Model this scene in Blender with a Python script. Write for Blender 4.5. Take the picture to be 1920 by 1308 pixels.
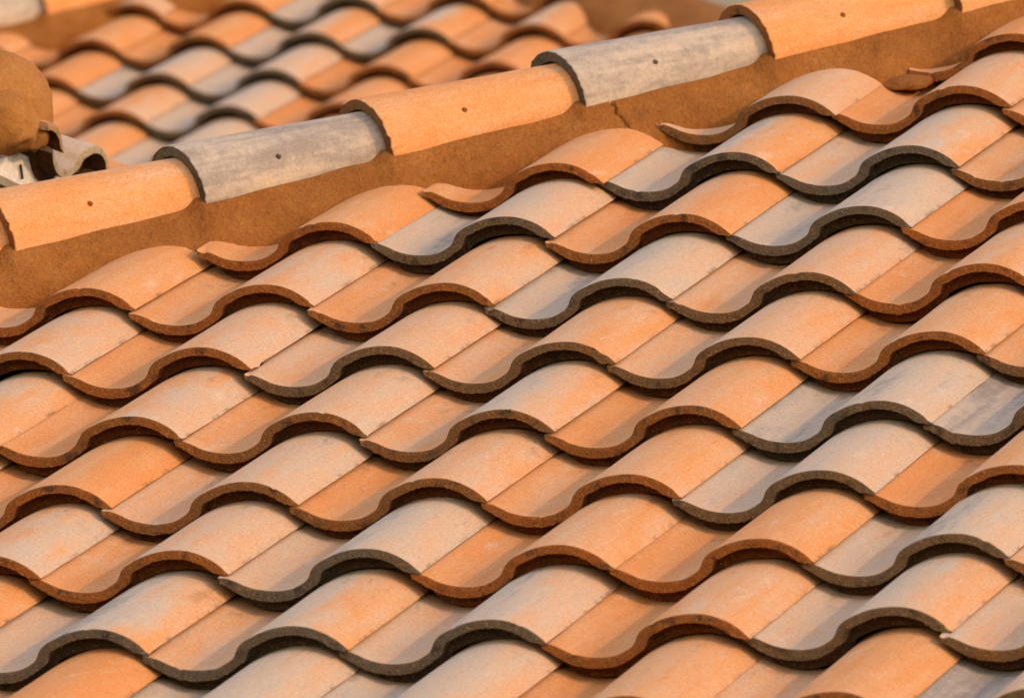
import bpy, bmesh, math, random
import numpy as np
from mathutils import Vector, Matrix, noise

# ------------------------------------------------------------------ clear
for o in list(bpy.data.objects):
    bpy.data.objects.remove(o, do_unlink=True)
S = bpy.context.scene
C = S.collection
random.seed(7)
Z0 = 3.93                                    # height of the near roof's reference course above the ground
PITCH = math.radians(24.0)
CP, SP, TP = math.cos(PITCH), math.sin(PITCH), math.tan(PITCH)
W, E_, L = 0.28, 0.35, 0.43                  # tile pitch, exposure, full length
TILT = math.radians(5.6)                     # each tile lies flatter than the roof

# ------------------------------------------------------------------ camera
cd = bpy.data.cameras.new('camera'); cam = bpy.data.objects.new('camera', cd); C.objects.link(cam)
cd.sensor_width = 36.0; cd.lens = 416.39; cd.clip_start = 0.5; cd.clip_end = 3000
RIGHT = Vector((0.9599626, 0.2797741, 0.0140779)); DOWN = Vector((-0.0259448, 0.1388362, -0.9899754)); FWD = Vector((-0.2789240, 0.9499742, 0.1405363))
M = Matrix.Identity(4)
for i in range(3):
    M[i][0] = RIGHT[i]; M[i][1] = -DOWN[i]; M[i][2] = -FWD[i]
M.translation = Vector((5.260308, -16.213499, Z0 - 2.279885))
cam.matrix_world = M
cd.dof.use_dof = True; cd.dof.focus_distance = 17.55; cd.dof.aperture_fstop = 13.0
S.camera = cam

# ------------------------------------------------------------------ world, sun, exposure
SUN_ROOF = Vector((0.895, -0.03, 0.435))      # towards the sun: across, up-slope, normal
sun_dir = Vector((SUN_ROOF.x, SUN_ROOF.y*CP - SUN_ROOF.z*SP, SUN_ROOF.y*SP + SUN_ROOF.z*CP)).normalized()
elev = math.asin(sun_dir.z); azim = math.atan2(sun_dir.x, sun_dir.y)
wd = bpy.data.worlds.new('World'); S.world = wd; wd.use_nodes = True
nt = wd.node_tree; nt.nodes.clear()
sky = nt.nodes.new('ShaderNodeTexSky'); sky.sky_type = 'NISHITA'; sky.sun_disc = False
sky.sun_elevation = elev; sky.sun_rotation = azim; sky.dust_density = 0.0; sky.air_density = 1.0; sky.ozone_density = 1.0
bg = nt.nodes.new('ShaderNodeBackground'); bg.inputs['Strength'].default_value = 0.15
wo = nt.nodes.new('ShaderNodeOutputWorld')
nt.links.new(sky.outputs[0], bg.inputs[0]); nt.links.new(bg.outputs[0], wo.inputs[0])
sl = bpy.data.lights.new('sun', 'SUN'); sun = bpy.data.objects.new('sun', sl); C.objects.link(sun)
sl.energy = 0.46; sl.angle = math.radians(1.5); sl.color = (1.0, 0.78, 0.42)
sun.rotation_euler = (-sun_dir).to_track_quat('-Z', 'Y').to_euler(); sun.location = (8, -4, 12)
S.view_settings.view_transform = 'Standard'; S.view_settings.look = 'None'
S.view_settings.exposure = 1.72; S.view_settings.use_white_balance = True; S.view_settings.white_balance_temperature = 9800; S.view_settings.white_balance_tint = 36; S.view_settings.gamma = 1.0; S.view_settings.use_curve_mapping = False
S.render.engine = 'CYCLES'
S.cycles.max_bounces = 5; S.cycles.diffuse_bounces = 3

# ------------------------------------------------------------------ materials
class NT:
    def __init__(s, name):
        s.m = bpy.data.materials.new(name); s.m.use_nodes = True
        s.t = s.m.node_tree; s.t.nodes.clear()
        s.out = s.n('ShaderNodeOutputMaterial'); s.b = s.n('ShaderNodeBsdfPrincipled')
        s.l(s.b.outputs[0], s.out.inputs[0])
    def n(s, k, **p):
        x = s.t.nodes.new(k)
        for a, v in p.items(): setattr(x, a, v)
        return x
    def l(s, a, b): s.t.links.new(a, b)
    def put(s, sock, v):
        if hasattr(v, 'is_output') or isinstance(v, bpy.types.NodeSocket): s.l(v, sock)
        else: sock.default_value = v
    def math(s, op, a, b=None, c=None, clamp=False):
        x = s.n('ShaderNodeMath', operation=op); x.use_clamp = clamp
        for i, v in enumerate((a, b, c)):
            if v is not None: s.put(x.inputs[i], v)
        return x.outputs[0]
    def mix(s, f, a, b, mode='MIX'):
        x = s.n('ShaderNodeMix', data_type='RGBA', blend_type=mode)
        s.put(x.inputs[0], f); s.put(x.inputs[6], a); s.put(x.inputs[7], b)
        return x.outputs[2]
    def fmix(s, f, a, b):
        x = s.n('ShaderNodeMix', data_type='FLOAT')
        s.put(x.inputs[0], f); s.put(x.inputs[2], a); s.put(x.inputs[3], b)
        return x.outputs[0]
    def step(s, v, lo, hi):
        x = s.n('ShaderNodeMapRange', interpolation_type='SMOOTHSTEP')
        s.put(x.inputs[0], v); x.inputs[1].default_value = lo; x.inputs[2].default_value = hi
        return x.outputs[0]
    def attr(s, name):
        return s.n('ShaderNodeAttribute', attribute_type='OBJECT', attribute_name=name).outputs['Fac']
    def noise(s, vec, scale, detail=3, rough=.55):
        x = s.n('ShaderNodeTexNoise'); s.l(vec, x.inputs['Vector'])
        x.inputs['Scale'].default_value = scale; x.inputs['Detail'].default_value = detail; x.inputs['Roughness'].default_value = rough
        return x.outputs['Fac']
    def vscale(s, vec, sc):
        x = s.n('ShaderNodeVectorMath', operation='MULTIPLY'); s.l(vec, x.inputs[0]); x.inputs[1].default_value = sc
        return x.outputs[0]
    def ramp(s, f, stops):
        x = s.n('ShaderNodeValToRGB'); s.put(x.inputs[0], f); e = x.color_ramp.elements
        while len(e) < len(stops): e.new(0.5)
        for i, (p, c) in enumerate(stops): e[i].position = p; e[i].color = (*c, 1)
        return x.outputs[0]
    def bump(s, h, strength, dist):
        x = s.n('ShaderNodeBump'); x.inputs['Strength'].default_value = strength; x.inputs['Distance'].default_value = dist
        s.l(h, x.inputs['Height']); s.l(x.outputs[0], s.b.inputs['Normal'])
    def objvec(s):
        tc = s.n('ShaderNodeTexCoord').outputs['Object']
        cx = s.n('ShaderNodeCombineXYZ'); sd = s.attr('seed')
        s.l(sd, cx.inputs[0]); s.l(s.math('MULTIPLY', sd, 1.7), cx.inputs[1]); s.l(s.math('MULTIPLY', sd, .37), cx.inputs[2])
        a = s.n('ShaderNodeVectorMath', operation='ADD'); s.l(tc, a.inputs[0]); s.l(cx.outputs[0], a.inputs[1])
        sep = s.n('ShaderNodeSeparateXYZ'); s.l(tc, sep.inputs[0])
        return a.outputs[0], sep.outputs

PALETTE = [(0.0, (.70, .245, .070)), (.22, (.70, .295, .108)), (.42, (.65, .345, .175)), (.62, (.575, .375, .225)), (.80, (.525, .388, .258)), (.92, (.42, .332, .24)), (1.0, (.295, .225, .163))]

def clay_top(name, hip=False):
    t = NT(name); v, sp = t.objvec()
    if hip:   # streaks run along local x
        stv = t.vscale(v, (3.0, 30, 30)); pv = t.vscale(v, (5, 14, 14))
    else:     # streaks run along local y
        stv = t.vscale(v, (34, 3.2, 20)); pv = t.vscale(v, (15, 5, 15))
    streak = t.noise(stv, 1.0, 3, .6); patch = t.noise(pv, 1.0, 3, .6)
    fine = t.noise(v, 210, 1, .6); grain = t.noise(v, 560, 1, .6); mid = t.noise(v, 60, 2, .65)
    tl, tr, tp = t.attr('tone_left'), t.attr('tone_right'), t.attr('tone_pan')
    if hip:
        f = t.fmix(t.step(t.math('ADD', sp[1], t.math('MULTIPLY', t.math('SUBTRACT', streak, .5), .10)), -.05, .05), tl, tr)
    else:
        rp = t.math('ADD', t.math('DIVIDE', t.math('ADD', sp[0], .157), .157), t.math('MULTIPLY', t.math('SUBTRACT', patch, .5), 1.5))
        f = t.fmix(t.step(rp, .30, .85), tl, tr)
        f = t.fmix(t.step(sp[0], -.172, -.150), tp, f)
    f = t.math('ADD', f, t.math('MULTIPLY', t.math('SUBTRACT', streak, .5), .72))
    f = t.math('ADD', f, t.math('MULTIPLY', t.math('SUBTRACT', patch, .5), .50))
    f = t.math('ADD', f, t.math('ADD', t.math('MULTIPLY', t.math('SUBTRACT', mid, .5), .30), t.math('MULTIPLY', t.math('SUBTRACT', grain, .5), .58)), clamp=True)
    col = t.ramp(f, PALETTE)
    # slate flashing streaks on the greyer tiles, pale bloom on some
    fl = t.math('MULTIPLY', t.step(t.noise(t.vscale(v, (60, 5, 30) if not hip else (5, 60, 60)), 1.0, 4, .7), .56, .74), t.math('ADD', .3, t.math('MULTIPLY', t.step(f, .35, .8), .7)))
    col = t.mix(t.math('MULTIPLY', fl, .36), col, (.29, .25, .215, 1))
    blo = t.math('MULTIPLY', t.step(t.noise(t.vscale(v, (26, 9, 20) if not hip else (9, 26, 26)), 1.0, 3, .65), .60, .80), .12 if hip else .40)
    col = t.mix(blo, col, (.70, .56, .40, 1))
    # sand grain
    g = t.math('ADD', .46, t.math('ADD', t.math('MULTIPLY', fine, .44), t.math('MULTIPLY', grain, .64)))
    cg = t.n('ShaderNodeCombineXYZ'); [t.l(g, cg.inputs[i]) for i in range(3)]
    col = t.mix(1.0, col, cg.outputs[0], 'MULTIPLY')
    if not hip:   # grit caught along the side lap
        jn = t.math('ADD', sp[0], t.math('MULTIPLY', t.math('SUBTRACT', fine, .5), .006))
        dm_ = t.math('MULTIPLY', t.step(jn, -.0030, -.0006), t.step(t.noise(v, 16, 3, .75), .50, .66))
        col = t.mix(t.math('MULTIPLY', dm_, .5), col, (.10, .055, .028, 1))
        pn = t.math('MULTIPLY', t.step(t.noise(t.vscale(v, (40, 12, 20)), 1.0, 3, .7), .56, .72), t.step(sp[1], .20, .36))
        col = t.mix(t.math('MULTIPLY', pn, .45), col, (.20, .115, .06, 1))
    # few dark pits and pale crystals
    pit = t.step(fine, .70, .80); col = t.mix(t.math('MULTIPLY', pit, .5), col, (.16, .09, .05, 1))
    spk = t.step(grain, .68, .78); col = t.mix(t.math('MULTIPLY', spk, .6), col, (.85, .72, .55, 1))
    t.l(col, t.b.inputs['Base Color']); t.b.inputs['Roughness'].default_value = .8; t.b.inputs['Specular IOR Level'].default_value = .16
    h = t.math('ADD', t.math('MULTIPLY', fine, .8), t.math('ADD', t.math('MULTIPLY', grain, .5), t.math('MULTIPLY', mid, .8)))
    t.bump(h, .7, .0016)
    return t.m

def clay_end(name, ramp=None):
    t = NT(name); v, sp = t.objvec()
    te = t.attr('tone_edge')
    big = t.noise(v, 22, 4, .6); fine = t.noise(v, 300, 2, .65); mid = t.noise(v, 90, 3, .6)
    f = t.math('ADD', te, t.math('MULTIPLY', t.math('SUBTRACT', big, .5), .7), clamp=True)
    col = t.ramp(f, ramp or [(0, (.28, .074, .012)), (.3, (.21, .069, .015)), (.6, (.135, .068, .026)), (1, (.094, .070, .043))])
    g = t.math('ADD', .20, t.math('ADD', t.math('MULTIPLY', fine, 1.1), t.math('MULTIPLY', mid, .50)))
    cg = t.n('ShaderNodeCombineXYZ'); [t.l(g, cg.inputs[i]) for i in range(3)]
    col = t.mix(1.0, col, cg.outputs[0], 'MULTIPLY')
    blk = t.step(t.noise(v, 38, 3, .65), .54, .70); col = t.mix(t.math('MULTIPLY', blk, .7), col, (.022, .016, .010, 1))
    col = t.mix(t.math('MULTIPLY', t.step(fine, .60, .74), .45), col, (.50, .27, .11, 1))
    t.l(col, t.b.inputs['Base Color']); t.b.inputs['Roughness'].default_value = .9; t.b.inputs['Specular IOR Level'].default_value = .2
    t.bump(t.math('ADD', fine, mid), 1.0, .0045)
    return t.m

def rough(name, stops, scale=6, grain=300, rgh=.9, bd=.0015, bs=.7, spec=.2):
    t = NT(name); v = t.n('ShaderNodeTexCoord').outputs['Object']
    a = t.noise(v, scale, 6, .62); b2 = t.noise(v, grain, 3, .6); c = t.noise(v, scale*6, 4, .6)
    col = t.ramp(t.math('ADD', t.math('MULTIPLY', a, .7), t.math('MULTIPLY', c, .3)), stops)
    g = t.math('ADD', .45, t.math('MULTIPLY', b2, 1.1)); cg = t.n('ShaderNodeCombineXYZ'); [t.l(g, cg.inputs[i]) for i in range(3)]
    col = t.mix(1.0, col, cg.outputs[0], 'MULTIPLY')
    t.l(col, t.b.inputs['Base Color']); t.b.inputs['Roughness'].default_value = rgh; t.b.inputs['Specular IOR Level'].default_value = spec
    t.bump(t.math('ADD', b2, t.math('MULTIPLY', c, .8)), bs, bd)
    return t.m

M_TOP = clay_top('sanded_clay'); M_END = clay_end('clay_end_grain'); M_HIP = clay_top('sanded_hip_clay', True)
M_UNDER = clay_end('shade_toned_underside', [(0, (.150, .036, .007)), (.3, (.110, .030, .007)), (.6, (.070, .032, .012)), (1, (.050, .036, .022))])  # darker copy of the end clay; shade under the lip put into the colour
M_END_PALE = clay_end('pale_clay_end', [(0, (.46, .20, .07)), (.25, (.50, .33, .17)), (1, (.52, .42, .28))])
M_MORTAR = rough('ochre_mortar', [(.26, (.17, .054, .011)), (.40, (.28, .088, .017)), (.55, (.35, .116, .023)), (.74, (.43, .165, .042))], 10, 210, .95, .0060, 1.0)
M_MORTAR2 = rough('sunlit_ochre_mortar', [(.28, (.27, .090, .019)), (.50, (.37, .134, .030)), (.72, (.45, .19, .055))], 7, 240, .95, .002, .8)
M_DECK = rough('roof_felt', [(.3, (.03, .028, .025)), (.7, (.06, .05, .04))])
M_STUCCO = rough('cream_stucco', [(.3, (.70, .62, .48)), (.7, (.78, .70, .56))], 3, 160, .9, .001, .4)
M_TRIM = rough('weathered_trim', [(.3, (.24, .18, .10)), (.7, (.36, .28, .17))], 8, 200)
M_GREY = rough('grey_render', [(.3, (.24, .23, .235)), (.7, (.30, .29, .295))], 1, 80)
M_MOSS = rough('dark_moss', [(.3, (.03, .028, .012)), (.7, (.075, .06, .02))], 60, 500)
M_NAIL = rough('tarnished_nail', [(.3, (.02, .035, .04)), (.7, (.05, .07, .075))], 60, 500, .5)
M_GROUND = rough('paving', [(.3, (.04, .036, .03)), (.7, (.07, .06, .05))], .4, 40)

# ------------------------------------------------------------------ object helpers
def root(name, label, cat, loc=(0, 0, 0)):
    o = bpy.data.objects.new(name, None); C.objects.link(o); o.location = loc; o.empty_display_size = .2
    o['label'] = label; o['category'] = cat
    return o
def mesh(name, verts, faces, mats, mi=None, smooth=True, sharp=None):
    me = bpy.data.meshes.new(name); me.from_pydata([tuple(map(float, p)) for p in verts], [], faces)
    for m in mats: me.materials.append(m)
    if mi is not None: me.polygons.foreach_set('material_index', mi)
    me.polygons.foreach_set('use_smooth', [smooth]*len(me.polygons))
    me.update()
    if sharp: me.set_sharp_from_angle(angle=math.radians(sharp))
    return me
def link(name, me, parent=None, mat=None, **props):
    o = bpy.data.objects.new(name, me); C.objects.link(o)
    mat = mat if mat is not None else Matrix.Identity(4)
    if parent:
        o.parent = parent; pw_ = parent.matrix_basis if parent.parent is None else parent.parent.matrix_basis @ parent.matrix_basis
        o.matrix_basis = pw_.inverted() @ mat
    else: o.matrix_basis = mat
    for k, v in props.items(): o[k] = v
    return o
def frame(x, y, z, p):
    m = Matrix.Identity(4)
    for i in range(3): m[i][0] = x[i]; m[i][1] = y[i]; m[i][2] = z[i]
    m.translation = Vector(p); return m
def grid_faces(nu, nv, base=0, closed_u=False):
    f = []
    for i in range(nu if closed_u else nu-1):
        for j in range(nv-1):
            a = base+i*nv+j; b = base+((i+1) % nu)*nv+j
            f.append((a, b, b+1, a+1))
    return f
def box(x0, x1, y0, y1, z0, z1):
    v = [(x, y, z) for x in (x0, x1) for y in (y0, y1) for z in (z0, z1)]
    f = [(0, 1, 3, 2), (4, 6, 7, 5), (0, 4, 5, 1), (2, 3, 7, 6), (0, 2, 6, 4), (1, 5, 7, 3)]
    return v, f

# ------------------------------------------------------------------ the S-tile (millimetres, tip of the roll at x = 0)
KEYS = [  # top x,z | lower rim of the cut face x,z | bottom x,z
 (-293, -1.5, -290, -9, -286, -13), (-286, -2.2, -286.5, -10.5, -282, -16), (-279, -3.8, -282, -13, -278, -20), (-266, -9, -269, -21.5, -265, -32), (-254, -14.8, -256, -28.6, -253, -42),
 (-243, -18.6, -245, -32.5, -243, -46.5), (-233, -20.8, -235, -35, -234, -49), (-215, -22.6, -216, -37.2, -216, -50.5), (-195, -21.6, -196, -36, -196, -49),
 (-185, -19.4, -186, -34, -186, -46.5), (-177, -15.8, -177, -30.5, -176, -42.5), (-169, -11.2, -167, -25, -165, -36), (-164.5, -8, -160, -20.5, -157, -30),
 (-161, -3, -151, -14.5, -148, -23), (-157.5, 5, -144.6, -8.5, -142.3, -17), (-153, 11, -142.8, -2, -140.3, -12), (-147, 15.7, -140.2, 4, -137.5, -9),
 (-133, 22.9, -126, 11.8, -124, -2), (-116, 29.5, -109, 19.0, -107, 4), (-98.7, 33.4, -93, 22.6, -91, 7), (-78.5, 35.1, -74.5, 23.4, -74, 7.8),
 (-57, 33.2, -54.5, 20.4, -54, 7), (-39.4, 27.8, -37.2, 13.8, -37, 3.8), (-20.4, 18.1, -20, 2.8, -22, .8), (-8, 8.7, -10, .6, -11, -.6), (1.5, 0, 0, -1.4, -1, -2.2)]
def resample(keys, n):
    k = np.array(keys, float); d = np.r_[0, np.cumsum(np.hypot(np.diff(k[:, 0]), np.diff(k[:, 1])))]
    out = np.zeros((n, 6)); ss = np.linspace(0, d[-1], n)
    for c in range(6):
        y = k[:, c]; m = np.gradient(y, d)
        for q, s in enumerate(ss):
            i = min(max(np.searchsorted(d, s)-1, 0), len(d)-2); hh = d[i+1]-d[i]; t = (s-d[i])/hh
            out[q, c] = (2*t**3-3*t**2+1)*y[i]+(t**3-2*t**2+t)*hh*m[i]+(-2*t**3+3*t**2)*y[i+1]+(t**3-t**2)*hh*m[i+1]
    return out*.001
PROF = {n: resample(KEYS, n) for n in (112, 60)}
YS = [.0016, .0035, .012, .045, .09, .16, .25, .34, L]

def tile_mesh(n=112, seed=0.0, chips=()):
    P = PROF[n]; N = lambda x, y, z: noise.noise(Vector((x, y, z+seed)))
    rows = []
    nf = 5                                                     # rows down the cut face
    V = []
    for i in range(n):
        tx, tz, ax, az, bx, bz = P[i]
        arc = i*.45/n
        warp = .0012*N(arc*6, seed, 1)
        rim = .0011*N(arc*170, 3, 2)+.0007*N(arc*420, 9, 4)    # burred lower rim
        top = .0009*N(arc*60, 5, 7)
        col = []
        for y in reversed(YS):                                 # top surface, back to front
            z = tz+warp*(1-y/L)+.0007*N(tx*18, y*10, 3); x = tx+(.0007*N(y*60, 1, 5) if i >= n-2 else 0)
            yy = y
            if y < .01: yy = y+top*.6
            col.append((x, yy, z))
        col.append((tx, .0002+top*.5, tz+warp-.0012))          # softened arris
        for j in range(1, nf+1):                               # cut face, leaning out to the rim
            t = j/nf
            x = tx+(ax-tx)*t; z = tz+(az-tz)*t+warp
            rr = .0006*N(arc*230, t*3, 8)
            col.append((x, -.0026*t+rr, z+(rim if j == nf else 0)))
        col.append((ax+(bx-ax)*.05, .0020, az+(bz-az)*.05+warp+rim*.8))
        col.append((ax+(bx-ax)*.10, .0260, az+(bz-az)*.10+warp+.0006*N(arc*80, 4, 4)))
        bb = bz-.0046*min(1, max(0, (az-bz)/.008))+warp+.0007*N(arc*50, 2, 2)
        col.append((bx, .0275, bb)); col.append((bx, .0340, bb+.0006))
        tk = min(.016, math.hypot(tx-ax, tz-az))
        col.append((ax, .06, az+warp)); col.append((ax, L, az+warp))
        V.append(col)
    m = len(V[0]); ny = len(YS)
    A = np.array(V)
    for (cx, cy, cr, depth) in chips:                          # broken bits, in tile coordinates
        d = np.hypot(A[:, :, 0]-cx, A[:, :, 1]-cy)
        k = np.clip(1-d/cr, 0, 1); k = k*k*(3-2*k)
        A[:, :, 2] -= depth*k; A[:, :, 1] += np.where(A[:, :, 1] < .012, depth*k*.8, 0)
    verts = A.reshape(-1, 3)
    faces = []; mi = []
    for i in range(n-1):
        for j in range(m):
            a = i*m+j; b = (i+1)*m+j; j2 = (j+1) % m
            a2 = i*m+j2; b2 = (i+1)*m+j2
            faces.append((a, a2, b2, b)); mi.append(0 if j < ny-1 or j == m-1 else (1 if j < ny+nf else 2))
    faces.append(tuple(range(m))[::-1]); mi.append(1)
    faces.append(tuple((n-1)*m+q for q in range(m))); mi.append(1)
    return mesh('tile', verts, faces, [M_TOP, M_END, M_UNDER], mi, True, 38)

def cut(me, M_, point, normal, fill=False):
    """keep what lies on the positive side of a world plane"""
    inv = M_.inverted(); p = inv @ Vector(point); nn = (M_.to_3x3().transposed() @ Vector(normal)).normalized()
    bm = bmesh.new(); bm.from_mesh(me)
    g_ = bmesh.ops.bisect_plane(bm, geom=bm.verts[:]+bm.edges[:]+bm.faces[:], plane_co=p, plane_no=nn, clear_inner=True)['geom_cut']
    ed_ = [e for e in g_ if isinstance(e, bmesh.types.BMEdge)]
    if fill and ed_:
        for f_ in bmesh.ops.holes_fill(bm, edges=ed_)['faces']: f_.material_index = 1; f_.smooth = False
    n = len(bm.faces); bm.to_mesh(me); bm.free()
    return n

def lattice(O, c, r, du=0, dv=0, dn=0, yaw=0, roll=0):
    u = Vector((1, 0, 0)); v = Vector((0, CP, SP)); n = Vector((0, -SP, CP))
    p = Vector(O)+u*((c+du)*W)+v*(r*E_+dv*W)+n*dn
    q = Matrix.Rotation(-TILT, 4, 'X') @ Matrix.Rotation(yaw, 4, 'Z') @ Matrix.Rotation(roll, 4, 'Y')
    return frame(u, v, n, p) @ q

HIPK = .035
def hip_frame(O, xc, sgn):
    """sgn=+1 hip rising to the right, -1 rising to the left; w along, s towards the visible side"""
    w = Vector((sgn, 1, TP)).normalized(); s = Vector((sgn, -1, 0)).normalized(); m = s.cross(w)
    if m.z < 0: m = -m
    base = Vector(O)+Vector((xc, 0, 0))
    return base, w, s, m

def blob(name, parent, p, sx, sy, sz, mat, seed, n=2, amp=.35):
    bm = bmesh.new(); bmesh.ops.create_icosphere(bm, subdivisions=n, radius=1)
    for v in bm.verts:
        k = 1+amp*noise.noise(v.co*2.2+Vector((seed, seed, 0)))+amp*.5*noise.noise(v.co*6+Vector((seed, 0, 0)))
        v.co = Vector((v.co.x*sx, v.co.y*sy, v.co.z*sz))*k
    me = bpy.data.meshes.new(name); bm.to_mesh(me); bm.free(); me.materials.append(mat)
    me.polygons.foreach_set('use_smooth', [True]*len(me.polygons))
    return link(name, me, parent, p)

# ------------------------------------------------------------------ hip cap tile
def hip_mesh(seed, hole=True, n=44, r0=.0907, r1=.0665, ln=.405, th=.019, half=math.radians(110)):
    N = lambda a, b, c: noise.noise(Vector((a, b, c+seed)))
    hx, ha = .150, -math.radians(72)
    xs = sorted(set([0.0, .0015, .004, .02, .05, .09, .2, .25, .3, .35, ln]+[hx+d for d in ((-.008, -.0055, -.004, -.002, 0, .002, .004, .0055, .008) if hole else (0,))]))
    an = sorted(set(list(np.linspace(-half, half, n))+[ha+d/.083 for d in ((-.008, -.0055, -.004, -.002, 0, .002, .004, .0055, .008) if hole else (0,))]))
    V = []; RF = .918
    for a in an:
        col = []
        for x in reversed(xs):
            r = r0+(r1-r0)*x/.36+.0011*N(a*2.2, x*9, 1)+.0004*N(a*14, x*60, 2)
            if x == 0: r -= .0014
            edge = max(0, abs(a)-half+.06)/.06
            xx = x+(.0026*N(a*9, 3, 3)+.0016*N(a*30, 3, 9) if x < .01 else 0)
            if hole:
                d = math.hypot(x-hx, (a-ha)*.083)
                if d < .0043: r -= .012
            col.append((xx, r*math.sin(a), r*RF*math.cos(a)))
        for q in range(1, 5):
            r = r0-.0014-(th-.0014)*q/4+(.0016*N(a*22, 7, 7) if q == 4 else 0)
            col.append((.0008*N(a*26, q, 5)+.0006*q/4, r*math.sin(a), r*RF*math.cos(a)))
        r = r1-th*.8
        col.append((ln, r*math.sin(a), r*RF*math.cos(a)))
        V.append(col)
    m = len(V[0]); verts = [p for c in V for p in c]; faces = []; mi = []; nx = len(xs)
    for i in range(len(an)-1):
        for j in range(m):
            j2 = (j+1) % m
            faces.append((i*m+j, (i+1)*m+j, (i+1)*m+j2, i*m+j2)); mi.append(0 if j < nx-1 or j == m-1 else 1)
    faces.append(tuple(range(m))); mi.append(1); faces.append(tuple((len(an)-1)*m+q for q in range(m))[::-1]); mi.append(1)
    return mesh('hip_tile', verts, faces, [M_HIP, M_END], mi, True, 40)

def hip_run(parent, O, xc, sgn, t_first, count, tones, step=.36, hole=True, jit=None):
    base, w, s, m = hip_frame(O, xc, sgn)
    for j in range(count):
        t = t_first+step*j+(jit[j] if jit else 0)
        p = base+Vector((0, 0, HIPK))+w*t
        tone = tones[j % len(tones)]
        fr = frame(w, s*(1 if sgn > 0 else 1), m, p)
        if fr.determinant() < 0: fr = frame(w, -s, m, p)
        fr = fr @ Matrix.Rotation(random.uniform(-.012, .012), 4, 'Z')
        link('hip_tile', hip_mesh(j*3.7+xc*11, hole), parent, fr, tone_left=tone[0], tone_right=tone[1], tone_pan=tone[0], tone_edge=tone[2], seed=j*2.13+xc)

def hip_mortar(parent, O, xc, sgn, t0, t1, rings, step=.36, res=.004, crack=None, lumps=(), seed=0, grow=0.0, bare=0):
    base, w, s, m = hip_frame(O, xc, sgn)
    N = lambda a, b, c: noise.noise(Vector((a, b, c+seed)))
    ts = list(np.arange(t0, t1, res))
    if crack:
        tl, th_ = crack[0]-.03, crack[0]+.09
        ts = [t for t in ts if t < tl or t > th_]+list(np.arange(tl, th_, .0011)); ts.sort()
    nq = 46; V = []
    for t in ts:
        if isinstance(rings, list):                    # 0 just above a ring
            lo = max([q for q in rings if q <= t] or [rings[0]-step]); hi = min([q for q in rings if q > t] or [rings[-1]+step]); ph = (t-lo)/(hi-lo)
        else: ph = ((t-rings) % step)/step
        rl = .0907+(.0665-.0907)*ph
        if ph > .93: rl += (.0907-rl)*((ph-.93)/.07)**2
        st = rl+.0008+.0022*N(t*14, 1, 1)
        top = HIPK-.024+.004*N(t*9, 4, 2)+(.007*math.exp(-((ph-.97)/.035)**2))
        lump = sum(a*math.exp(-((t-c)/b)**2) for c, b, a in lumps)
        P = [(st-.05, top+.03), (st-.012, top+.010), (st, top), (.1095+grow+.25*(st-.085), -.030), (.122+grow+lump*.35, -.060), (.127+grow+lump, -.100), (.132+grow+lump, -.165)]
        if bare: P = [(-.02, bare), (.03, bare-.006), (.07, bare-.03), (.115+grow, -.035), (.14+grow, -.07), (.15+grow, -.10), (.16+grow, -.165)]
        lens = np.r_[0, np.cumsum([math.hypot(P[i+1][0]-P[i][0], P[i+1][1]-P[i][1]) for i in range(len(P)-1)])]
        col = []
        for q in np.linspace(0, lens[-1], nq):
            i = min(max(int(np.searchsorted(lens, q))-1, 0), len(P)-2); f = (q-lens[i])/(lens[i+1]-lens[i])
            a = P[i][0]+(P[i+1][0]-P[i][0])*f; z = P[i][1]+(P[i+1][1]-P[i][1])*f
            k = min(1, max(0, (q-lens[2])/.02))
            d = k*(.0070*N(t*7, q*9, 3)+.0036*N(t*19, q*34, 5)+.0022*N(t*60, q*95, 6)+.0012*N(t*190, q*210, 8))
            pit = N(t*75, q*75, 12)
            if pit > .52: d -= k*.006*(pit-.52)/.3
            if crack and q > lens[2]-.004:
                dq = (q-lens[2])/.12
                tc = crack[0]+.030*min(1, dq*1.6)+.006*N(dq*7, 1, 1)+.003*N(dq*25, 1, 2)
                dd = abs(t-tc)
                if dd < .0028 and dq < .9: d -= .014*(1-(dd/.0028)**2)
            p = base+w*t+s*(a+d*.8)+Vector((0, 0, z+d*.5))
            col.append(p)
        # hidden far side
        for a, z in ((0, HIPK+.03), (-.08, HIPK), (-.13, -.08), (-.16, -.15)):
            pass
        V.append(col)
    verts = [p for c in V for p in c]
    f = grid_faces(len(V), nq)
    if sgn > 0: f = [x[::-1] for x in f]
    link('mortar', mesh('mortar', verts, f, [M_MORTAR]), parent)
    # bedding behind the hip, closing the far side
    vb = []
    for t in np.arange(t0, t1+.05, .1):
        for a, z in ((.05, (bare-.02 if bare else HIPK+.02)), (0, (bare if bare else HIPK+.035)), (-.05, (bare-.02 if bare else HIPK+.02)), (-.085, HIPK-.005), (-.13, -.08), (-.16, -.16)): vb.append(base+w*t+s*a+Vector((0, 0, z)))
    fb = grid_faces(len(vb)//6, 6)
    link('mortar_bed', mesh('mortar_bed', vb, fb, [M_MORTAR]), parent)

# ------------------------------------------------------------------ setting: ground
link('ground', mesh('ground', [(-400, -400, 0), (400, -400, 0), (400, 400, 0), (-400, 400, 0)], [(0, 1, 2, 3)], [M_GROUND], smooth=False), None, None, kind='structure')

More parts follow.
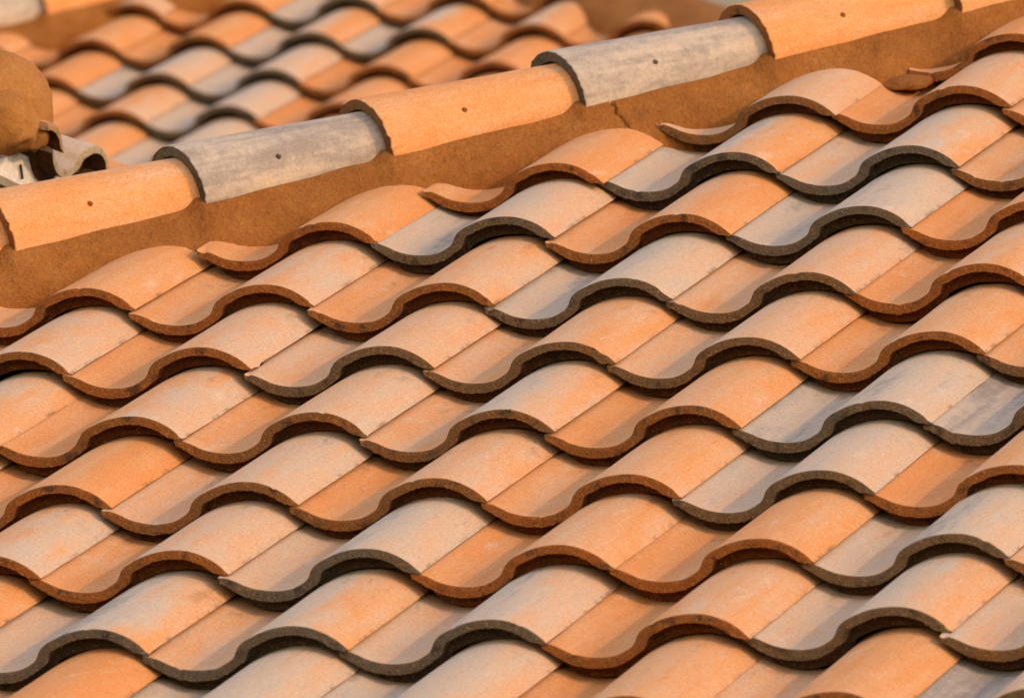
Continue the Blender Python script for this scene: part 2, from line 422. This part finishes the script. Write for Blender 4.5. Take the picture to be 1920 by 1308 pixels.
# ------------------------------------------------------------------ near roof
ON = Vector((0, 0, Z0)); XC = -1.5074
near = root('house', 'nearest house, in sharp focus, with orange and grey clay tiles and a mortared hip', 'house')
TONES = {  # (col,row): roll left, roll right, pan, cut edge
 (3, 6): (.15, .10, .22, .1), (2, 5): (.48, .42, .40, .38), (3, 5): (.40, .36, .12, .12), (4, 5): (.3, .2, .25, .1),
 (1, 4): (.20, .12, .15, .02), (2, 4): (.82, .18, .72, .85), (3, 4): (.78, .28, .52, .9), (4, 4): (.3, .3, .28, .4),
 (0, 3): (.15, .12, .12, .03), (1, 3): (.72, .45, .78, .78), (2, 3): (.40, .10, .15, .12), (3, 3): (.85, .70, .80, .82), (4, 3): (.25, .2, .08, .05),
 (-1, 2): (.22, .20, .22, .06), (0, 2): (.33, .48, .18, .12), (1, 2): (.30, .38, .20, .15), (2, 2): (.85, .60, .80, .72), (3, 2): (.38, .40, .35, .58), (4, 2): (.33, .3, .10, .06),
 (-1, 1): (.38, .55, .3, .22), (0, 1): (.33, .52, .12, .17), (1, 1): (.42, .40, .46, .6), (2, 1): (.40, .25, .32, .52), (3, 1): (.50, .28, .38, .52), (4, 1): (.32, .26, .14, .17), (5, 1): (.4, .4, .3, .5),
 (-1, 0): (.65, .30, .3, .2), (0, 0): (.30, .55, .15, .2), (1, 0): (.35, .50, .20, .32), (2, 0): (.82, .35, .38, .46), (3, 0): (.30, .20, .15, .26), (4, 0): (.82, .65, .82, .76), (5, 0): (.7, .6, .86, .72),
 (0, -1): (.22, .02, .15, .12), (1, -1): (.50, .60, .36, .32), (2, -1): (.35, .36, .10, .32), (3, -1): (.26, .24, .20, .12), (4, -1): (.78, .60, .66, .66), (5, -1): (.3, .3, .10, .12), (-1, -1): (.3, .3, .2, .15),
 (0, -2): (.33, .62, .2, .12), (1, -2): (.45, .50, .20, .12), (2, -2): (.82, .60, .52, .88), (3, -2): (.30, .28, .10, .06), (4, -2): (.15, .20, .10, .05), (5, -2): (.86, .58, .62, .62), (6, -2): (.3, .3, .3, .4),
 (1, -3): (.90, .28, .62, .88), (2, -3): (.78, .30, .38, .88), (3, -3): (.86, .45, .52, .82), (4, -3): (.30, .30, .10, .16), (5, -3): (.75, .32, .62, .66), (6, -3): (.4, .4, .52, .5), (0, -3): (.2, .2, .5, .6),
 (1, -4): (.06, .02, .3, .2), (2, -4): (.72, .60, .75, .6), (3, -4): (.78, .50, .75, .6), (4, -4): (.26, .24, .10, .2), (5, -4): (.14, .16, .4, .2), (6, -4): (.6, .5, .95, .7), (0, -4): (.3, .3, .2, .3), (7, -4): (.3, .3, .4, .3)}
OFFS = {(0,0):(.013,-.015),(1,0):(.016,-.027),(2,0):(.030,-.059),(3,0):(.024,-.057),(4,0):(.022,-.051),(-1,1):(-.005,.051),(0,1):(.002,.036),(1,1):(.027,-.023),(2,1):(.019,-.031),(3,1):(.020,-.036),(4,1):(.011,-.018),
 (-1,2):(-.036,.061),(0,2):(-.010,.023),(1,2):(.026,-.059),(2,2):(.006,-.036),(3,2):(.014,-.027),(0,3):(-.013,.049),(1,3):(-.002,.034),(2,3):(.005,-.003),(3,3):(.004,.052),(1,4):(-.025,-.079),(2,4):(-.034,.022),(3,4):(-.017,.040),
 (2,5):(-.021,.007),(3,5):(-.016,.070),(0,-1):(.001,.013),(1,-1):(.009,-.032),(2,-1):(.005,-.025),(3,-1):(.021,-.034),(4,-1):(.025,-.043),(0,-2):(.012,.025),(1,-2):(-.008,.038),(2,-2):(-.005,-.001),(3,-2):(-.008,-.005),(4,-2):(.005,.013),(5,-2):(-.019,.045),
 (1,-3):(-.025,-.029),(2,-3):(-.010,-.028),(3,-3):(-.025,.018),(4,-3):(-.012,.039),(5,-3):(-.028,.091)}
ROWDEF = {5: (-.02, .04), 4: (-.02, .03), 3: (0, .05), 2: (-.01, .02), 1: (0, 0), 0: (.02, -.04), -1: (.02, -.03), -2: (0, .03), -3: (-.02, .02)}
CHIPS = {(0, 1): [(-.002, .040, .011, .010)], (2, 2): [(-.286, .002, .012, .006), (-.012, .001, .012, .004)], (0, 3): [(-.284, .004, .014, .006)], (2, 1): [(-.02, .001, .010, .003)]}
# deck under the tiles (both slopes of the hip), fascia and wall
n3 = Vector((0, -SP, CP)); dz = -.105
def on(u, v): return ON+Vector((u, v*CP, v*SP))+Vector((0, 0, dz))
def hipp(Y): return ON+Vector((XC+Y, Y, Y*TP))+Vector((0, 0, dz))
ye = -5*E_*CP-.05; yt = 4.0
vd = [hipp(ye), Vector((4.2, ye, ON.z+ye*TP+dz)), Vector((4.2, yt, ON.z+yt*TP+dz)), hipp(yt), Vector((XC+ye, yt, ON.z+ye*TP+dz))]
near_roof = link('roof', mesh('roof', vd, [(0, 1, 2, 3), (0, 3, 4)], [M_DECK], smooth=False), near)
ze = ON.z+ye*TP+dz
v, f = box(XC+ye, 4.2, ye+.02, ye+.05, ze-.20, ze-.004); link('fascia', mesh('fascia', v, f, [M_STUCCO], smooth=False), near)
v, f = box(XC+ye+.4, 4.2, ye+.45, yt, 0, ze-.05); link('wall', mesh('wall', v, f, [M_STUCCO], smooth=False), near)

hb, hw, hs, hm = hip_frame(ON, XC, 1)
rng = random.Random(11)
for r in range(-5, 9):
    for c in range(-4, 9):
        px = 341+350*c+125*r
        if not (-520 < px < 2560): continue
        du, dv = OFFS.get((c, r), ROWDEF.get(r, (0, 0)))
        if (c, r) not in OFFS: du += rng.uniform(-.008, .008); dv += rng.uniform(-.012, .012)
        Mx = lattice(ON, c, r, du, dv, rng.uniform(-.0012, .0012), rng.uniform(-.007, .007), rng.uniform(-.008, .008))
        # distance to the hip of the tile's corners
        ds = [((Mx @ Vector((x, y, 0)))-hb).dot(hs) for x in (-.29, 0) for y in (0, L)]
        if max(ds) < .10 or ds[2] < .165 or (c, r) == (-1, 3): continue
        me = tile_mesh(112, c*5.31+r*2.77+40, CHIPS.get((c, r), [])+[(rng.choice([-.288, -.004]), .001, rng.uniform(.004, .010), rng.uniform(.001, .004))]+[(rng.uniform(-.28, -.01), .0005, rng.uniform(.004, .009), rng.uniform(.0008, .0024)) for _ in range(rng.randrange(0, 3))])
        if min(ds) < .075:
            if cut(me, Mx, hb+hs*.075, hs) == 0: continue
        if (c, r) == (3, 6): cut(me, Mx, Mx @ Vector((-.250, 0, 0)), Mx.to_3x3() @ Vector((1, .2, 0)), True)
        rt = rng.random()
        tn = TONES.get((c, r), (rt*.8, rt*.6, rng.random()*.7, rt))
        link('tile', me, near_roof, Mx, tone_left=tn[0], tone_right=tn[1], tone_pan=tn[2], tone_edge=tn[3], seed=round(rng.uniform(0, 50), 3))
TB = 2.018
hip_run(near_roof, ON, XC, 1, TB-.36*3, 9, [(.2, .2, .3), (.22, .34, .15), (.95, .98, .92), (.20, .30, .42), (.90, .96, .90), (.14, .24, .22), (.3, .3, .3), (.5, .4, .4)][0:], jit=[.05, .034, .016, 0, 0, 0, .004, 0, 0])
hip_mortar(near_roof, ON, XC, 1, TB-.36*3, TB+.36*6, [TB-1.03, TB-.686, TB-.344, TB, TB+.36, TB+.72, TB+1.084, TB+1.44, TB+1.80], crack=(TB+.36+.052,), seed=3)
blob('mortar_lump', near_roof, lattice(ON, 3, 5, -.016, .07) @ Matrix.Translation((-.268, .365, -.004)) @ Matrix.Rotation(.40, 4, 'Z'), .052, .115, .013, M_MORTAR, 2.0, 4, .10)
# moss tuft on one crown edge
Mx = lattice(ON, 2, 0, .030, -.059)
mv, mf = [], []
for i in range(16):
    bx_ = -.070+rng.gauss(0, .0055); k = rng.uniform(.0012, .0028); bz_ = .0345-rng.random()*.011*(1-abs(bx_+.07)/.02)
    p = Mx @ Vector((bx_, -.0008, bz_)); st_ = len(mv)
    bmx = bmesh.new(); bmesh.ops.create_icosphere(bmx, subdivisions=1, radius=k)
    mv += [tuple(p+q.co*(1+.5*noise.noise(q.co*900+p*50))) for q in bmx.verts]; mf += [tuple(st_+q.index for q in f_.verts) for f_ in bmx.faces]; bmx.free()
link('moss', mesh('moss', mv, mf, [M_MOSS]), near_roof, kind='stuff')
# ------------------------------------------------------------------ roof behind
OBG = Vector((-3.685892, 10.515694, Z0+2.334737))
far = root('house', 'house out of focus behind the near hip, roofed with orange and grey clay tiles', 'house', (OBG.x, OBG.y, 0))
BT = {(0, 2): (.6, .4, .3, .1), (1, 2): (.3, .2, .08, .05), (2, 2): (.6, .4, .8, .85), (3, 2): (.3, .2, .08, .2), (4, 2): (.4, .3, .1, .15),
 (0, 1): (.2, .25, .1, .05), (1, 1): (.15, .2, .1, .25), (2, 1): (.7, .25, .65, .82), (3, 1): (.76, .2, .76, .7), (4, 1): (.5, .3, .38, .15), (5, 1): (.2, .2, .15, .1),
 (0, 0): (.0, .0, .1, .05), (1, 0): (.82, .5, .8, .6), (2, 0): (.76, .5, .8, .88), (3, 0): (.2, .15, .03, .1), (4, 0): (.2, .2, .1, .12),
 (1, -1): (.25, .42, .1, .15), (2, -1): (.8, .6, .72, .82), (3, -1): (.2, .2, .04, .15), (1, -2): (.45, .2, .2, .2), (2, -2): (.75, .6, .7, .6), (0, -1): (.2, .3, .1, .1)}
XL, XR = -.93, 1.88
yb = -6*E_*CP-.05; ypk = (XR-XL)/2
def bp(x, y): return OBG+Vector((x, y, y*TP+dz))
vd = [bp(XL+yb, yb), bp(XR-yb, yb), bp((XL+XR)/2, ypk), bp(XL+yb, 2*ypk-yb)-Vector((0, 0, (2*ypk-2*yb)*TP)), bp(XR-yb, 2*ypk-yb)-Vector((0, 0, (2*ypk-2*yb)*TP))]
far_roof = link('roof', mesh('roof', vd, [(0, 1, 2), (0, 2, 3), (1, 4, 2), (4, 3, 2)], [M_DECK], smooth=False), far)
zb = OBG.z+yb*TP+dz
v, f = box(OBG.x+XL+yb+.3, OBG.x+XR-yb-.3, OBG.y+yb+.3, OBG.y+2*ypk-yb-.3, 0, zb-.02); link('wall', mesh('wall', v, f, [M_STUCCO], smooth=False), far)

bl, wl, s_l, _ = hip_frame(OBG, XL, 1); br, wr, s_r, _ = hip_frame(OBG, XR, -1)
variants = [tile_mesh(60, 100+i*7.1) for i in range(4)]
for r in range(-6, 6):
    for c in range(-4, 9):
        px = 148+207*c+80*r
        if not (-330 < px < 1750): continue
        Mx = lattice(OBG, c, r, rng.uniform(-.012, .012), rng.uniform(-.02, .02), 0, rng.uniform(-.004, .004))
        cor = [Mx @ Vector((x, y, 0)) for x in (-.29, 0) for y in (0, L)]
        dl = [(p-bl).dot(s_l) for p in cor]; dr = [(p-br).dot(s_r) for p in cor]
        if max(dl) < .10 or max(dr) < .10: continue
        me = variants[(c*3+r*5) % 4]
        if min(dl) < .075 or min(dr) < .075:
            me = me.copy()
            if min(dl) < .075 and cut(me, Mx, bl+s_l*.075, s_l) == 0: continue
            if min(dr) < .075 and cut(me, Mx, br+s_r*.075, s_r) == 0: continue
        rt = rng.random(); tn = BT.get((c, r), (rt*.5, rt*.4, rng.random()*.4, rt*.7))
        tn = tuple(q*.45 if q < .4 else q for q in tn[:3])+tn[3:]
        link('tile', me, far_roof, Mx, tone_left=tn[0], tone_right=tn[1], tone_pan=tn[2], tone_edge=tn[3], seed=round(rng.uniform(0, 50), 3))
hip_run(far_roof, OBG, XL, 1, -1.27, 9, [(.10, .12, .2), (.86, .92, .8), (.10, .12, .2), (.12, .12, .2), (.2, .1, .2), (.84, .9, .8)], hole=False)
hip_mortar(far_roof, OBG, XL, 1, -1.27, 2.0, -1.27, res=.012, seed=9, lumps=[(.29, .05, .09)])
hip_mortar(far_roof, OBG, XR, -1, -1.4, 1.75, -1.4, res=.012, seed=19, grow=.02, bare=.04)

# ------------------------------------------------------------------ roof corner at the left, its eave running away from us
T2 = Vector((-.715173, 1.804008, Z0+.688236))
cor = root('house', 'house corner at the left edge, rounded mortar over open tile ends and a cream fascia', 'house', (T2.x-.5, T2.y, 0))
uL, vL, nL = Vector((0, 1, 0)), Vector((-CP, 0, SP)), Vector((SP, 0, CP))
ya, yz_ = T2.y-.62, T2.y+4.0
zq = T2.z-.105
vd = [Vector((T2.x-.02, ya, zq)), Vector((T2.x-.02, yz_, zq)), Vector((T2.x-1.6, yz_, zq+1.58*TP)), Vector((T2.x-1.6, ya+1.58, zq+1.58*TP)), Vector((T2.x-3.2, ya, zq))]
cor_roof = link('roof', mesh('roof', vd, [(0, 1, 2, 3), (0, 3, 4)], [M_DECK], smooth=False), cor)
RT = {0: (.70, .72, .80, .62), 1: (.15, .2, .15, .1), -1: (.15, .2, .2, .05), 2: (.3, .3, .3, .2), 3: (.7, .6, .5, .6)}
for i in range(-1, 4):
    for r in range(0, 2):
        Mx = frame(uL, vL, nL, T2+uL*(W*i)+vL*(E_*r)) @ Matrix.Rotation(-TILT, 4, 'X')
        tn = RT[i]; me = variants[(i+r) % 4]
        if i == -1:
            Mx = Matrix.Translation(vL*-.016) @ Mx
            if r: continue
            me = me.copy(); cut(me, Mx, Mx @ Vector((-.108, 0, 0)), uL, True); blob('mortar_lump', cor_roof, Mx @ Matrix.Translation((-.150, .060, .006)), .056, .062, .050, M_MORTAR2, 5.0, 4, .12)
        me = me.copy(); me.materials[1] = M_END_PALE
        link('tile', me, cor_roof, Mx, tone_left=tn[0], tone_right=tn[1], tone_pan=tn[2], tone_edge=tn[3]*.6, seed=i*3.3+r)
    # mortar stop inside the roll
    blob('mortar_plug', cor_roof, frame(uL, vL, nL, T2+uL*(W*i-.078)+vL*.06+nL*(-.008)), .062, .03, .024, M_MORTAR, i*2.0, 3)
v, f = box(T2.x-.075, T2.x-.045, ya, yz_, T2.z-.0655, T2.z-.012); link('fascia', mesh('fascia', v, f, [M_STUCCO], smooth=False), cor)
v, f = box(T2.x-.070, T2.x-.038, ya-.01, yz_, T2.z-.080, T2.z-.066); link('drip_trim', mesh('drip_trim', v, f, [M_TRIM], smooth=False), cor)
v, f = box(T2.x-.072, T2.x-.049, ya+.003, yz_, T2.z-.34, T2.z-.0805); link('lower_fascia', mesh('lower_fascia', v, f, [M_STUCCO], smooth=False), cor)
v, f = box(T2.x-3.5, T2.x-.5, ya+.4, yz_, 0, T2.z-.12); link('wall', mesh('wall', v, f, [M_STUCCO], smooth=False), cor)
# mortared hip end
dome_c = Vector((-.80, 1.46, Z0+.742))
bm = bmesh.new(); bmesh.ops.create_icosphere(bm, subdivisions=5, radius=1)
dh = Vector((-1, 1, TP)).normalized(); ds_ = Vector((1, 1, 0)).normalized(); dm = ds_.cross(dh); dm = dm if dm.z > 0 else -dm
for q in bm.verts:
    c0 = q.co.copy(); a, b, z = c0.x, c0.y, c0.z
    ln = .11 if a < 0 else .55
    wid = .096*(1+.04*max(0, -z))
    d = 1+.05*noise.noise(c0*2.3)+.02*noise.noise(c0*8)+.008*noise.noise(c0*22)
    if z < -.2: d += .06*noise.noise(c0*6+Vector((3, 1, 0)))+.03*noise.noise(c0*14)
    zz = z*.098 if z > 0 else max(z*.115, -.044+.010*noise.noise(c0*9))
    q.co = (dh*(a*ln)+ds_*(b*wid))*d+dm*(zz*d)
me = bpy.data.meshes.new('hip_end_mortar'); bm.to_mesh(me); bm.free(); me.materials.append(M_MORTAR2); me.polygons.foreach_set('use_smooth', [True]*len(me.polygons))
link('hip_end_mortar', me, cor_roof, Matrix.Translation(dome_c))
for i, (x, y, z, s1) in enumerate([(-.855, 1.385, .700, .024), (-.82, 1.41, .696, .018), (-.757, 1.475, .700, .030)]):
    blob('mortar_lump', cor_roof, Matrix.Translation((x, y, Z0+z)), s1, s1, s1*.8, M_MORTAR, i+7.0, 3)
v, f = box(-.0018, .0018, -.0018, .0018, -.012, .012)
link('nail', mesh('nail', v, f, [M_NAIL], smooth=False), cor, Matrix.Translation((T2.x-.041, 1.485, Z0+.645)) @ Matrix.Rotation(.5, 4, 'X'))

# ------------------------------------------------------------------ grey house far behind
gp = Vector((-6.6, 26.5, 0))
gh = root('house', 'plain grey rendered house far behind the roofs', 'house', gp)
v, f = box(gp.x-5, gp.x+6, gp.y+2, gp.y+9, 0, 9.5); link('wall', mesh('wall', v, f, [M_GREY], smooth=False), gh)
v = [(gp.x-5.4, gp.y+1.5, 9.45), (gp.x+6.4, gp.y+1.5, 9.45), (gp.x+6.4, gp.y+9.5, 9.45), (gp.x-5.4, gp.y+9.5, 9.45), (gp.x-2, gp.y+5.5, 11.2), (gp.x+3, gp.y+5.5, 11.2)]
link('roof', mesh('roof', v, [(0, 1, 5, 4), (1, 2, 5), (2, 3, 4, 5), (3, 0, 4), (3, 2, 1, 0)], [M_TRIM], smooth=False), gh)
